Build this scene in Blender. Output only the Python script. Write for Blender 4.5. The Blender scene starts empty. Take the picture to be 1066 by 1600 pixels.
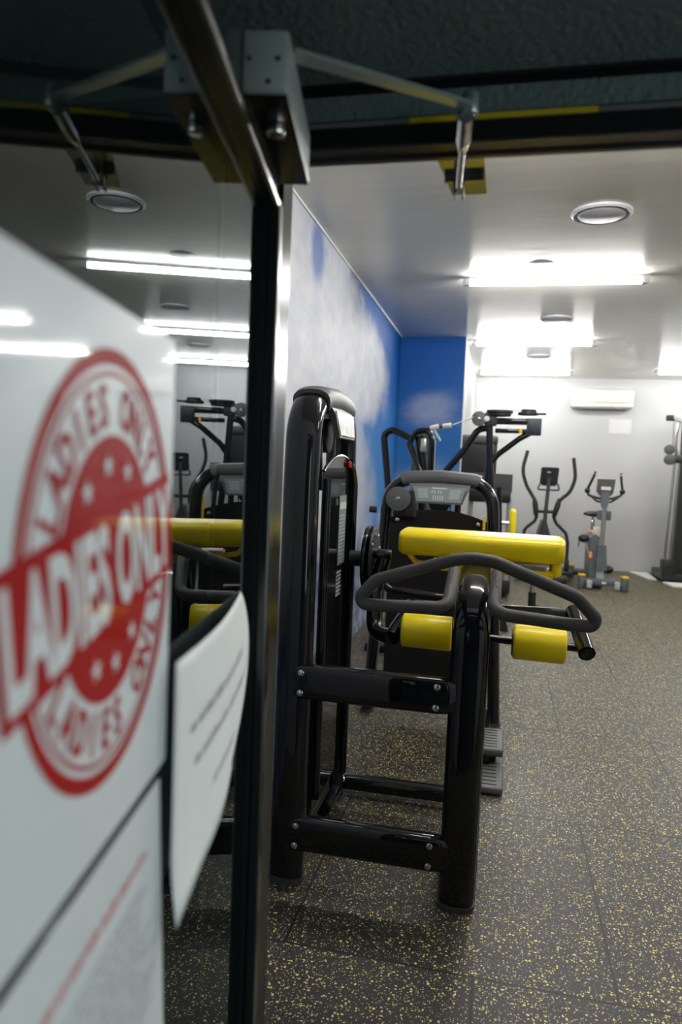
import bpy, bmesh, math, random
from math import sin, cos, pi, radians
from mathutils import Vector, Matrix
sc = bpy.context.scene
COL = sc.collection

# ------------------------------------------------------------------ camera
CAM = Vector((0, 0, 1.39))
YAW, PITCH, ROLL = radians(12.3604), radians(3.8224), radians(2.29)
Fv = Vector((-sin(YAW)*cos(PITCH), cos(YAW)*cos(PITCH), -sin(PITCH)))
R0 = Vector((cos(YAW), sin(YAW), 0)); U0 = R0.cross(Fv)
Rv = R0*cos(ROLL) + U0*sin(ROLL); Uv = -R0*sin(ROLL) + U0*cos(ROLL)
cd = bpy.data.cameras.new('camera'); cam = bpy.data.objects.new('camera', cd); COL.objects.link(cam)
cam.matrix_world = Matrix(((Rv.x, Uv.x, -Fv.x, CAM.x), (Rv.y, Uv.y, -Fv.y, CAM.y), (Rv.z, Uv.z, -Fv.z, CAM.z), (0, 0, 0, 1)))
cd.sensor_fit = 'VERTICAL'; cd.sensor_height = 36; cd.sensor_width = 24; cd.lens = 1121/1600*36
cd.clip_start = 0.02
cd.dof.use_dof = True; cd.dof.focus_distance = 2.35; cd.dof.aperture_fstop = 3.2
sc.camera = cam

# ------------------------------------------------------------------ world, exposure
w = bpy.data.worlds.new('world'); sc.world = w; w.use_nodes = True
w.node_tree.nodes['Background'].inputs[0].default_value = (0.72, 0.86, 0.90, 1)
w.node_tree.nodes['Background'].inputs[1].default_value = 0.8
sc.view_settings.view_transform = 'Standard'; sc.view_settings.look = 'None'
sc.view_settings.gamma = 1; sc.view_settings.use_curve_mapping = False
sc.view_settings.exposure = 1.42
TUBE_STRENGTH = 44.0
sc.cycles.use_denoising = True
sc.cycles.max_bounces = 10; sc.cycles.glossy_bounces = 6; sc.cycles.transparent_max_bounces = 12
sc.cycles.sample_clamp_indirect = 8

# ------------------------------------------------------------------ material helpers
def mat(name, col=(.5, .5, .5), rough=.5, metal=0., coat=0., coat_rough=.05, emis=None, es=0., spec=.5, bump=None):
    m = bpy.data.materials.new(name); m.use_nodes = True
    b = m.node_tree.nodes['Principled BSDF']
    b.inputs['Base Color'].default_value = (*col, 1); b.inputs['Roughness'].default_value = rough
    b.inputs['Metallic'].default_value = metal; b.inputs['Coat Weight'].default_value = coat
    b.inputs['Coat Roughness'].default_value = coat_rough; b.inputs['Specular IOR Level'].default_value = spec
    if emis: b.inputs['Emission Color'].default_value = (*emis, 1); b.inputs['Emission Strength'].default_value = es
    nt = m.node_tree
    sc_, st, dist = bump if bump else (140, .06, .0005)
    tc = nt.nodes.new('ShaderNodeTexCoord'); nz = nt.nodes.new('ShaderNodeTexNoise'); bp = nt.nodes.new('ShaderNodeBump')
    nz.inputs['Scale'].default_value = sc_; bp.inputs['Strength'].default_value = st; bp.inputs['Distance'].default_value = dist
    nt.links.new(tc.outputs['Object'], nz.inputs['Vector']); nt.links.new(nz.outputs['Fac'], bp.inputs['Height'])
    nt.links.new(bp.outputs['Normal'], b.inputs['Normal'])
    return m

class NT:
    """small expression helper for node graphs"""
    def __init__(s, m): s.nt = m.node_tree; s.b = s.nt.nodes['Principled BSDF']
    def node(s, t): return s.nt.nodes.new(t)
    def link(s, a, b): s.nt.links.new(a, b)
    def m(s, op, a, b=None, c=None, clamp=False):
        n = s.node('ShaderNodeMath'); n.operation = op; n.use_clamp = clamp
        for i, v in enumerate((a, b, c)):
            if v is None: continue
            if isinstance(v, (int, float)): n.inputs[i].default_value = v
            else: s.link(v, n.inputs[i])
        return n.outputs[0]
    def mix(s, f, a, b):
        n = s.node('ShaderNodeMix'); n.data_type = 'RGBA'
        if isinstance(f, (int, float)): n.inputs[0].default_value = f
        else: s.link(f, n.inputs[0])
        for i, v in ((6, a), (7, b)):
            if isinstance(v, tuple): n.inputs[i].default_value = (*v, 1)
            else: s.link(v, n.inputs[i])
        return n.outputs[2]
    def pos(s):
        g = s.node('ShaderNodeNewGeometry'); sp = s.node('ShaderNodeSeparateXYZ'); s.link(g.outputs['Position'], sp.inputs[0])
        return g.outputs['Position'], sp.outputs[0], sp.outputs[1], sp.outputs[2]
    def noise(s, vec, scale, detail=4, rough=.55):
        n = s.node('ShaderNodeTexNoise'); n.inputs['Scale'].default_value = scale
        n.inputs['Detail'].default_value = detail; n.inputs['Roughness'].default_value = rough
        s.link(vec, n.inputs['Vector']); return n.outputs['Fac']
    def vec(s, x, y, z):
        n = s.node('ShaderNodeCombineXYZ')
        for i, v in enumerate((x, y, z)):
            if isinstance(v, (int, float)): n.inputs[i].default_value = v
            else: s.link(v, n.inputs[i])
        return n.outputs[0]
    def step(s, v, a, b):
        n = s.node('ShaderNodeMapRange'); n.interpolation_type = 'SMOOTHSTEP'
        n.inputs[1].default_value = a; n.inputs[2].default_value = b
        s.link(v, n.inputs[0]); return n.outputs[0]

M = {}
M['black_gloss'] = mat('black_gloss_powdercoat', (.0045, .0055, .008), .35, coat=1, coat_rough=.04, spec=.05, bump=(4, .02, .001))
M['black_satin'] = mat('black_satin', (.012, .013, .014), .45)
M['shroud_black'] = mat('black_shroud', (.006, .006, .006), .6, spec=.25)
M['rubber'] = mat('matte_rubber_grip', (.055, .053, .053), .62, bump=(700, .3, .0006))
M['cap_grey'] = mat('grey_moulded_plastic', (.085, .09, .093), .5, bump=(600, .2, .0005))
M['foot_grey'] = mat('grey_rubber_foot', (.045, .05, .05), .6)
M['yellow'] = mat('yellow_vinyl', (.98, .76, .003), .36, bump=(60, .12, .003))
M['yellow_d'] = mat('yellow_plastic', (.80, .48, .01), .4)
M['chrome'] = mat('chrome', (.75, .75, .74), .12, metal=1)
M['steel'] = mat('brushed_steel', (.55, .55, .52), .32, metal=1)
M['closer'] = mat('silver_painted_closer', (.36, .40, .38), .45, metal=.3)
M['closer_shade'] = mat('shaded_underside_metal', (.10, .095, .08), .22, metal=1)
M['closer_dark'] = mat('dark_grey_plate', (.14, .155, .15), .5, metal=.3)
M['closer_arm'] = mat('closer_arm_metal', (.50, .56, .54), .28, metal=.8)
M['placard'] = mat('placard_grey', (.24, .28, .29), .35)
M['placard_w'] = mat('placard_white', (.70, .70, .68), .3)
M['printing'] = mat('placard_print', (.62, .64, .64), .4)
M['red_dot'] = mat('red_plastic', (.75, .02, .02), .3)
M['white_plastic'] = mat('white_plastic', (.66, .65, .62), .35)
M['bone'] = mat('ivory_grip', (.72, .70, .60), .35)
M['grey_paint'] = mat('grey_paint', (.11, .125, .14), .4)
M['dark_grey'] = mat('charcoal_plastic', (.05, .05, .055), .5)
M['navy'] = mat('dark_navy_steel', (.018, .024, .035), .4)
M['grey_light'] = mat('light_grey_plastic', (.45, .47, .48), .4)
M['screen'] = mat('dark_screen', (.01, .01, .012), .15)
M['frame_black'] = mat('black_door_frame', (.006, .0065, .007), .28, coat=.5, coat_rough=.15)
M['bronze'] = mat('bronze_anodised', (.10, .09, .085), .35, metal=.8)
M['jamb'] = mat('polished_jamb', (.045, .047, .049), .2, metal=1)
M['soffit'] = mat('dark_green_render', (.12, .165, .155), .75, bump=(110, .6, .006))
M['porch'] = mat('dark_porch_wall', (.010, .014, .014), .85)
M['paper'] = mat('laminated_paper', (.76, .79, .80), .5, coat=.8, coat_rough=.045, bump=(9, .25, .002))
M['paper_matte'] = mat('office_paper', (.76, .77, .75), .65, bump=(14, .35, .006))
M['red_ink'] = mat('red_ink', (.40, .001, .004), .6, spec=.1, coat=.3, coat_rough=.045, bump=(9, .25, .002))
M['white_ink'] = mat('white_print', (.78, .80, .81), .5, coat=.8, coat_rough=.045, bump=(9, .25, .002))
M['pale_red'] = mat('faded_red_ink', (.75, .22, .24), .5, coat=.8, coat_rough=.045)
M['grey_ink'] = mat('grey_ink', (.40, .38, .40), .6)
M['notice'] = mat('notice_paper', (.58, .58, .58), .6)
M['tube'] = mat('lit_tube', (.9, .9, .9), .5, emis=(1, .985, .95), es=TUBE_STRENGTH)
M['vent'] = mat('vent_white', (.60, .60, .62), .5)
M['vent_in'] = mat('vent_lavender_grey', (.48, .48, .53), .55)
M['orange'] = mat('orange_plastic', (.85, .30, .06), .4)
M['wall_white'] = mat('painted_wall', (.43, .44, .45), .55, bump=(30, .05, .001))
M['yellow_refl'] = mat('yellow_reflection', (.55, .42, .02), .35)
M['seal_grey'] = mat('grey_seal', (.14, .14, .13), .4)
M['mat_white'] = mat('white_board', (.70, .70, .68), .5)
M['skirting'] = mat('pale_trim', (.80, .82, .86), .4)

def floor_mat():
    m = mat('speckled_rubber_tiles', (.03, .03, .03), .5); n = NT(m); P, x, y, z = n.pos()
    def flecks(scale, rad, keep, seed):
        v = n.node('ShaderNodeTexVoronoi'); v.inputs['Scale'].default_value = scale; v.inputs['Randomness'].default_value = 1
        nz = n.node('ShaderNodeTexNoise'); nz.inputs['Scale'].default_value = scale*1.3; n.link(P, nz.inputs['Vector'])
        va = n.node('ShaderNodeVectorMath'); va.operation = 'MULTIPLY_ADD'
        va.inputs[1].default_value = (.9/scale,)*3; n.link(nz.outputs['Color'], va.inputs[0])
        ad = n.node('ShaderNodeVectorMath'); ad.operation = 'ADD'; n.link(P, ad.inputs[0]); ad.inputs[1].default_value = (seed, seed, 0)
        n.link(ad.outputs[0], va.inputs[2]); n.link(va.outputs[0], v.inputs['Vector'])
        sp = n.node('ShaderNodeSeparateColor'); n.link(v.outputs['Color'], sp.inputs[0])
        near = n.m('LESS_THAN', v.outputs['Distance'], n.m('MULTIPLY', n.m('ADD', sp.outputs[1], .55), rad))
        return n.m('MULTIPLY', near, n.m('LESS_THAN', sp.outputs[0], keep)), sp.outputs[2]
    f1, c1 = flecks(95, .235, .58, 0); f2, c2 = flecks(185, .25, .46, 3.3)
    f = n.m('MAXIMUM', f1, f2)
    big = n.noise(P, 1.1, 3)
    base = n.mix(n.step(big, .3, .7), (.022, .021, .023), (.031, .029, .031))
    fine = n.noise(P, 260, 2); base = n.mix(n.m('MULTIPLY', n.step(fine, .5, .8), .35), base, (.10, .10, .10))
    fl = n.mix(c1, (.82, .66, .18), (1.0, .88, .36))
    col = n.mix(f, base, fl)
    # tile joints: rows in Y, staggered joints in X
    def line(d, wdt): return n.m('LESS_THAN', n.m('ABSOLUTE', d), wdt)
    joint = None
    rows = [-1.1, -.1, .92, 1.925, 2.916, 3.95, 4.982, 6.0, 7.02, 8.05, 9.07, 10.1, 11.1]
    offs = [0.38, .84, 0.0, .381, .838, .385, .843, .385, .843, .385, .843, .385]
    for r in rows:
        l = line(n.m('SUBTRACT', y, r), .0042); joint = l if joint is None else n.m('MAXIMUM', joint, l)
    for i, o in enumerate(offs):
        inr = n.m('MULTIPLY', n.m('GREATER_THAN', y, rows[i]), n.m('LESS_THAN', y, rows[i+1]))
        d = n.m('SUBTRACT', n.m('PINGPONG', n.m('ADD', x, 9.2 - o), .46), 0.0)
        joint = n.m('MAXIMUM', joint, n.m('MULTIPLY', inr, line(d, .0040)))
    col = n.mix(joint, col, (.002, .002, .002))
    n.link(col, n.b.inputs['Base Color']); n.b.inputs['Roughness'].default_value = .48; n.b.inputs['Specular IOR Level'].default_value = .38
    bp = n.node('ShaderNodeBump'); bp.inputs['Strength'].default_value = .35; bp.inputs['Distance'].default_value = .0012
    n.link(fine, bp.inputs['Height']); n.link(bp.outputs[0], n.b.inputs['Normal'])
    return m

def ceiling_mat():
    m = mat('semi_gloss_ceiling', (.46, .45, .41), .2); n = NT(m); P, x, y, z = n.pos()
    st = n.noise(n.vec(n.m('MULTIPLY', x, .6), n.m('MULTIPLY', y, 9), 0), 1.5, 5, .6)
    rough = n.m('ADD', .13, n.m('MULTIPLY', st, .12)); n.link(rough, n.b.inputs['Roughness'])
    n.b.inputs['Specular IOR Level'].default_value = .42
    n.link(n.mix(st, (.66, .64, .575), (.78, .76, .69)), n.b.inputs['Base Color'])
    bp = n.node('ShaderNodeBump'); bp.inputs['Strength'].default_value = .16; bp.inputs['Distance'].default_value = .01
    n.link(st, bp.inputs['Height']); n.link(bp.outputs[0], n.b.inputs['Normal'])
    return m

def mural_mat():
    m = mat('sky_mural_print', (.1, .3, .7), .3); n = NT(m); P, x, y, z = n.pos()
    # s runs along the left wall and on round the return wall
    s_ = n.m('ADD', y, n.m('MULTIPLY', n.m('ADD', x, 1.1), 1.0))
    v = n.vec(s_, n.m('MULTIPLY', z, 1.3), 0)
    big = n.noise(v, 1.1, 6, .6); fine = n.noise(v, 4.0, 6, .62)
    wob = n.m('ADD', n.m('MULTIPLY', n.m('SUBTRACT', big, .5), 1.5), n.m('MULTIPLY', n.m('SUBTRACT', fine, .5), .55))
    def blob(cy, cz, ry, rz, soft=.55, k=1.):
        a = n.m('POWER', n.m('ABSOLUTE', n.m('DIVIDE', n.m('SUBTRACT', s_, cy), ry)), 2)
        b = n.m('POWER', n.m('ABSOLUTE', n.m('DIVIDE', n.m('SUBTRACT', z, cz), rz)), 2)
        d = n.m('ADD', n.m('SQRT', n.m('ADD', a, b)), n.m('MULTIPLY', wob, k))
        n_ = n.step(d, 1 - soft/2, 1 + soft/2); return n.m('SUBTRACT', 1, n_)
    cloud = n.m('MAXIMUM', blob(2.4, 1.55, 3.0, 2.2, .35, .9), blob(5.65, 2.12, 1.05, .42, .6, .8))
    cloud = n.m('MAXIMUM', cloud, n.m('MULTIPLY', blob(4.7, .9, 1.45, 1.2, .7, .8), .9))
    cloud = n.m('MAXIMUM', cloud, n.m('MULTIPLY', blob(7.98, 2.02, .24, .19, 1.1, 1.5), .55))
    cloud = n.m('MAXIMUM', cloud, n.m('MULTIPLY', blob(8.2, 1.1, .7, .28, 1.2, 1.2), .45))
    hole = n.m('MULTIPLY', blob(4.12, 2.62, .15, .17, .9, .6), .8)
    cloud = n.m('MULTIPLY', cloud, n.m('SUBTRACT', 1, hole))
    sky = n.mix(n.step(z, .8, 2.7), (.035, .20, .50), (.0, .085, .36))
    wh = n.mix(n.step(fine, .3, .75), (.44, .47, .56), (.60, .61, .64))
    col = n.mix(cloud, sky, wh)
    rock = n.noise(n.vec(n.m('MULTIPLY', s_, 1.2), n.m('MULTIPLY', z, .8), 0), 5, 9, .72)
    rk = n.mix(n.step(rock, .42, .62), (.08, .11, .22), (.42, .47, .58))
    low = n.m('SUBTRACT', 1, n.step(n.m('ADD', z, n.m('MULTIPLY', wob, .3)), .62, 1.0))
    col = n.mix(low, col, rk)
    n.link(col, n.b.inputs['Base Color']); n.b.inputs['Roughness'].default_value = .55; n.b.inputs['Specular IOR Level'].default_value = .3
    return m

def glass_mat():
    m = bpy.data.materials.new('door_glass'); m.use_nodes = True; nt = m.node_tree; nt.nodes.clear()
    out = nt.nodes.new('ShaderNodeOutputMaterial'); mx = nt.nodes.new('ShaderNodeMixShader')
    tr = nt.nodes.new('ShaderNodeBsdfTransparent'); gl = nt.nodes.new('ShaderNodeBsdfGlossy')
    fr = nt.nodes.new('ShaderNodeFresnel'); geo = nt.nodes.new('ShaderNodeNewGeometry'); mm = nt.nodes.new('ShaderNodeMath')
    tr.inputs[0].default_value = (.86, .90, .89, 1); gl.inputs['Color'].default_value = (.88, .95, .97, 1); gl.inputs['Roughness'].default_value = 0.0
    fr.inputs[0].default_value = 2.0
    mm.operation = 'MULTIPLY_ADD'; mm.inputs[1].default_value = -1; mm.inputs[2].default_value = 1
    nt.links.new(geo.outputs['Backfacing'], mm.inputs[0])
    m2 = nt.nodes.new('ShaderNodeMath'); m2.operation = 'MULTIPLY'
    nt.links.new(mm.outputs[0], m2.inputs[0]); nt.links.new(fr.outputs[0], m2.inputs[1])
    nt.links.new(m2.outputs[0], mx.inputs[0]); nt.links.new(tr.outputs[0], mx.inputs[1]); nt.links.new(gl.outputs[0], mx.inputs[2])
    nt.links.new(mx.outputs[0], out.inputs[0]); return m

def smoky_mat():
    m = bpy.data.materials.new('smoked_acrylic'); m.use_nodes = True; nt = m.node_tree
    b = nt.nodes['Principled BSDF']; b.inputs['Base Color'].default_value = (.012, .014, .014, 1)
    b.inputs['Roughness'].default_value = .04; b.inputs['Coat Weight'].default_value = 1; b.inputs['IOR'].default_value = 1.6
    tr = nt.nodes.new('ShaderNodeBsdfTransparent'); tr.inputs[0].default_value = (.42, .50, .48, 1)
    mx = nt.nodes.new('ShaderNodeMixShader'); mx.inputs[0].default_value = .55
    out = nt.nodes['Material Output']
    nt.links.new(tr.outputs[0], mx.inputs[1]); nt.links.new(b.outputs[0], mx.inputs[2]); nt.links.new(mx.outputs[0], out.inputs[0])
    return m
M['floor'] = floor_mat(); M['ceiling'] = ceiling_mat(); M['mural'] = mural_mat(); M['glass'] = glass_mat(); M['smoky'] = smoky_mat()

# ------------------------------------------------------------------ geometry helpers (all in world coordinates)
def B(): return bmesh.new()
def V(*a): return Vector(a)
def add_mesh(bm, verts, faces):
    vs = [bm.verts.new(v) for v in verts]
    for f in faces:
        try: bm.faces.new([vs[i] for i in f])
        except ValueError: pass
    return vs
def box(bm, x0, x1, y0, y1, z0, z1, bev=0, seg=2, mtx=None):
    t = bmesh.new(); bmesh.ops.create_cube(t, size=1)
    for v in t.verts:
        v.co = Vector(((x0+x1)/2 + v.co.x*(x1-x0), (y0+y1)/2 + v.co.y*(y1-y0), (z0+z1)/2 + v.co.z*(z1-z0)))
    if bev: bmesh.ops.bevel(t, geom=list(t.edges), offset=bev, segments=seg, affect='EDGES', profile=.5)
    merge(bm, t, mtx); return bm
def merge(bm, t, mtx=None):
    idx = {}
    for v in t.verts: idx[v] = bm.verts.new(mtx @ v.co if mtx else v.co)
    for f in t.faces:
        try: bm.faces.new([idx[v] for v in f.verts])
        except ValueError: pass
    t.free()
def fillet(pts, r, n=7):
    pts = [Vector(p) for p in pts]
    if len(pts) < 3: return pts
    out = [pts[0]]
    for i in range(1, len(pts)-1):
        a, b, c = pts[i-1], pts[i], pts[i+1]; ri = r[i-1] if isinstance(r, (list, tuple)) else r
        u = (a-b); v = (c-b); lu, lv = u.length, v.length; u.normalize(); v.normalize()
        ang = u.angle(v)
        if ang > pi-.02 or ri <= 0: out.append(b); continue
        d = min(ri/math.tan(ang/2), lu*.49, lv*.49)
        p0, p1 = b+u*d, b+v*d
        rr = d*math.tan(ang/2); ctr = b + (u+v).normalized()*(rr/sin(ang/2))
        e0, e1 = (p0-ctr), (p1-ctr); tot = e0.angle(e1)
        for k in range(n+1):
            t = k/n; q = (e0*sin((1-t)*tot) + e1*sin(t*tot))/sin(tot); out.append(ctr+q)
    out.append(pts[-1]); return out
def sweep(bm, pts, rx, ry=None, ref=None, n=16, power=2., cap=True, scale=None, closed=False):
    """rx along the ref direction, ry across it"""
    ry = ry or rx; pts = [Vector(p) for p in pts]; N = len(pts); rings = []
    T = []
    for i in range(N):
        if closed: t = pts[(i+1) % N]-pts[i-1]
        else: t = pts[min(i+1, N-1)]-pts[max(i-1, 0)]
        T.append(t.normalized())
    a = Vector(ref) if ref is not None else (Vector((0, 0, 1)) if abs(T[0].z) < .9 else Vector((1, 0, 0)))
    fixed = ref is not None
    for i in range(N):
        t = T[i]
        if fixed: a = Vector(ref)
        a = (a - t*a.dot(t)).normalized(); b = t.cross(a)
        k = scale[i] if scale else 1
        # mitre widening on corners is ignored (paths are filleted)
        ring = []
        for j in range(n):
            th = 2*pi*j/n; c, s = cos(th), sin(th)
            cx = math.copysign(abs(c)**(2/power), c); sy = math.copysign(abs(s)**(2/power), s)
            ring.append(bm.verts.new(pts[i] + a*cx*rx*k + b*sy*ry*k))
        rings.append(ring)
    for i in range(N if closed else N-1):
        r0, r1 = rings[i], rings[(i+1) % N]
        for j in range(n): bm.faces.new((r0[j], r0[(j+1) % n], r1[(j+1) % n], r1[j]))
    if cap and not closed: bm.faces.new(rings[0][::-1]); bm.faces.new(rings[-1])
    return bm
def tube(bm, pts, r, fr=.05, n=12, **k): return sweep(bm, fillet(pts, fr), r, n=n, **k)
def cyl(bm, p0, p1, r, n=24, r2=None, bev=0):
    p0, p1 = Vector(p0), Vector(p1); d = (p1-p0); L = d.length; d.normalize()
    r2 = r if r2 is None else r2
    if bev:
        pts = [p0, p0+d*bev*.3, p0+d*bev, p1-d*bev, p1-d*bev*.3, p1]; s = [1-bev/r, 1-bev*.3/r, 1, r2/r, (r2-bev*.3)/r, (r2-bev)/r]
        return sweep(bm, pts, r, n=n, scale=s)
    return sweep(bm, [p0, p1], r, n=n, scale=[1, r2/r])
def prism(bm, poly, d):
    """poly: list of 3D points of one face; d: extrusion vector"""
    poly = [Vector(p) for p in poly]; d = Vector(d); N = len(poly)
    a = [bm.verts.new(p) for p in poly]; b = [bm.verts.new(p+d) for p in poly]
    bm.faces.new(a[::-1]); bm.faces.new(b)
    for i in range(N): bm.faces.new((a[i], a[(i+1) % N], b[(i+1) % N], b[i]))
    return bm
def slab(bm, a, b, c, d, t):
    """plate through 4 corner points with thickness vector t"""
    return prism(bm, [a, b, c, d], t)
def ball(bm, c, r, sx=1, sy=1, sz=1, seg=16):
    t = bmesh.new(); bmesh.ops.create_uvsphere(t, u_segments=seg, v_segments=seg//2+2, radius=r)
    for v in t.verts: v.co = Vector((c[0]+v.co.x*sx, c[1]+v.co.y*sy, c[2]+v.co.z*sz))
    merge(bm, t); return bm
def bolt_bm(p, nrm, r=.009, h=.005):
    bm = B(); p = Vector(p); nrm = Vector(nrm).normalized()
    sweep(bm, [p-nrm*.002, p+nrm*h*.5, p+nrm*h], r, n=12, scale=[1, 1, .6])
    return bm

def link(name, bm, m, parent=None, smooth=True, angle=40, kind=None):
    bmesh.ops.recalc_face_normals(bm, faces=bm.faces)
    root = parent
    while root is not None and root.parent is not None: root = root.parent
    if root is not None: bmesh.ops.translate(bm, verts=bm.verts, vec=-root.location)
    me = bpy.data.meshes.new(name); bm.to_mesh(me); bm.free()
    me.materials.append(M[m] if isinstance(m, str) else m)
    if smooth:
        me.polygons.foreach_set('use_smooth', [True]*len(me.polygons))
        try: me.set_sharp_from_angle(angle=radians(angle))
        except Exception: pass
    o = bpy.data.objects.new(name, me); COL.objects.link(o)
    if parent is not None: o.parent = parent
    if kind: o['kind'] = kind
    return o
def thing(name, label, cat, loc, group=None):
    o = bpy.data.objects.new(name, None); COL.objects.link(o); o.location = loc; o.empty_display_size = .1
    o['label'] = label; o['category'] = cat
    if group: o['group'] = group
    return o
def tag(o, label, cat, group=None):
    o['label'] = label; o['category'] = cat
    if group: o['group'] = group
    return o
def struct(name, bm, m, parent=None):
    return link(name, bm, m, parent, smooth=False, kind='structure')
def bolts(parent, pts, nrm, r=.009, m='chrome'):
    for p in pts: link('bolt', bolt_bm(p, nrm, r), m, parent)

# text outlines as mesh in a local plane (x right, y up), returned as verts, faces
def text_geo(s, size=1, bold=0.0, xs=1.0):
    cu = bpy.data.curves.new('t', 'FONT'); cu.body = s; cu.size = size; cu.offset = bold; cu.align_x = 'CENTER'; cu.resolution_u = 3
    o = bpy.data.objects.new('t', cu); COL.objects.link(o)
    bpy.context.view_layer.update()
    dg = bpy.context.evaluated_depsgraph_get(); me = bpy.data.meshes.new_from_object(o.evaluated_get(dg))
    vs = [(v.co.x*xs, v.co.y) for v in me.vertices]; fs = [tuple(p.vertices) for p in me.polygons]
    bpy.data.objects.remove(o); bpy.data.curves.remove(cu); bpy.data.meshes.remove(me)
    return vs, fs

# ------------------------------------------------------------------ room
LX, RX, BY, CZ, FY = -1.1, 5.4, 11.0, 2.76, 1.05
struct('floor', box(B(), LX-.1, RX+.1, 1.05, BY+.1, -.08, 0), 'floor')
struct('floor_porch', box(B(), -1.5, 3.2, -2.4, 1.05, -.08, -.001), 'porch')
struct('ceiling', box(B(), LX-.1, RX+.1, 1.0, BY+.1, CZ, CZ+.08), 'ceiling')
struct('wall_left', box(B(), LX-.1, LX, 1.12, 7.65, 0, CZ), 'mural')
struct('wall_return', box(B(), LX-.1, -.42, 7.65, 7.75, 0, CZ), 'mural')
struct('wall_recess', box(B(), -.52, -.42, 7.75, BY, 0, CZ), 'wall_white')
struct('wall_back', box(B(), -.52, RX+.1, BY, BY+.1, 0, CZ), 'wall_white')
struct('wall_right', box(B(), RX, RX+.1, 1.12, BY, 0, CZ), 'wall_white')
struct('wall_front', box(box(box(B(), LX-.1, -.42, 1.02, 1.12, 0, CZ), .62, RX+.1, 1.02, 1.12, 0, CZ), -.42, .62, 1.05, 1.12, 1.95, CZ), 'wall_white')
struct('wall_added_left', box(B(), -1.5, -1.4, -2.2, 1.02, 0, 2.0), 'porch')  # dark wall added so bright sky doesn't show through the glass
struct('wall_entry', box(box(box(B(), -1.5, -.42, 1.0, 1.019, 0, 2.1), .66, 3.2, 1.0, 1.019, 0, 2.1), -.42, .66, 1.001, 1.049, 1.9155, 2.1), 'porch')
struct('wall_added_back', box(B(), -1.5, 2.4, -2.4, -2.3, 0, 2.6), 'porch')  # unseen dark wall added to keep sky reflections off the black machines
struct('trim_1', box(B(), LX, LX+.012, 1.12, 7.65, CZ-.012, CZ), 'skirting')
struct('trim_2', box(B(), -.42, -.408, 7.64, 7.66, 0, CZ), 'skirting')
struct('ceiling_porch', box(B(), -1.5, 1.3, -.7, 1.0, 1.915, 2.0), 'soffit')

# ------------------------------------------------------------------ entrance door (frame, leaf)
TH = radians(9.75); CC = -.167
Nn = Vector((cos(TH), sin(TH), 0)); Dd = Vector((-sin(TH), cos(TH), 0))
def LPt(u, o, z): return Nn*(CC+o) + Dd*u + Vector((0, 0, z))
def lbox(bm, u0, u1, o0, o1, z0, z1, bev=0):
    t = B(); box(t, u0, u1, o0, o1, z0, z1, bev)
    for v in t.verts: v.co = LPt(v.co.x, v.co.y, v.co.z)
    merge(bm, t); return bm
fr = box(B(), -.42, -.352, 1.02, 1.076, 0, 1.83)
door = struct('door_1', fr, 'frame_black')
struct('frame_jamb', box(B(), -.42, -.345, 1.076, 1.122, 0, 1.83), 'jamb', door)
struct('frame_jamb', box(B(), .58, .66, 1.0, 1.122, 0, 1.83), 'frame_black', door)
struct('header', box(box(B(), -.42, 2.6, 1.0, 1.04, 1.829, 1.853), -.42, 2.6, 1.012, 1.05, 1.853, 1.915), 'frame_black', door)
struct('header_panel', box(B(), -.42, 2.6, 1.004, 1.012, 1.866, 1.899), 'soffit', door)
struct('header_seal', box(box(B(), -.42, 2.6, 1.001, 1.04, 1.826, 1.829), -.42, 2.6, 1.034, 1.044, 1.822, 1.826), 'bronze', door)
struct('header_ledge', box(B(), -.42, 2.6, .998, 1.012, 1.855, 1.861), 'seal_grey', door)
struct('yellow_reflection', box(B(), -.145, .098, .9975, 1.0, 1.8545, 1.8615), 'yellow_refl', door)  # coloured strip painting the yellow reflection on the header ledge
struct('glass_pane', lbox(B(), .09, 1.02, -.006, 0, .06, 1.745), 'glass', door)
struct('top_rail', lbox(lbox(B(), .06, 1.045, -.03, -.0065, 1.74, 1.80), .06, 1.045, -.0065, .02, 1.740, 1.7540, .0065), 'frame_black', door)
struct('hinge_stile', lbox(lbox(lbox(B(), 1.005, 1.045, -.03, -.0065, 0.02, 1.80), 1.005, 1.045, -.0065, .004, .02, 1.754), 1.012, 1.045, .004, .02, .02, 1.754, .003), 'frame_black', door)
struct('bottom_rail', lbox(B(), .06, 1.045, -.03, .02, .02, .10), 'frame_black', door)
struct('lock_stile', lbox(B(), .06, .10, -.03, .02, .02, 1.80), 'frame_black', door)

# door closer
cl = thing('door_closer', 'silver overhead door closer box with folding arm above the glass door', 'door closer', LPt(.85, .03, 1.756))
link('body', lbox(B(), .74, .968, .018, .063, 1.757, 1.818, .0025), 'closer', cl, angle=30)
link('mounting_plate', lbox(B(), .74, .968, -.004, .0175, 1.758, 1.819, .001), 'closer_dark', cl, angle=30)
link('underside_shade', lbox(B(), .741, .967, .0185, .0625, 1.7545, 1.757), 'closer_shade', cl, smooth=False)  # thin dark sheet added so the closer's underside looks shaded
link('end_plate', lbox(B(), .7365, .7405, .018, .061, 1.759, 1.816, .001), 'closer', cl)
for o_, z_ in ((.024, 1.789), (.053, 1.789), (.044, 1.767), (.004, 1.789)):
    p = LPt(.7365, o_, z_); link('screw', bolt_bm(p, -Dd, .0028, .0015), 'black_satin', cl)
link('adjuster', cyl(B(), LPt(.80, .043, 1.7575), LPt(.80, .043, 1.743), .0105, bev=.002), 'chrome', cl)
A0 = LPt(.775, .060, 1.812); A1 = Vector((-.059, .938, 1.840))
arm = B(); dv = (A1-A0).normalized(); side = dv.cross(Vector((0, 0, 1))).normalized()
prism(arm, [A0+side*.010-dv*.0, A0-side*.010, A1-side*.008, A1+side*.008], (0, 0, .005)); 
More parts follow.
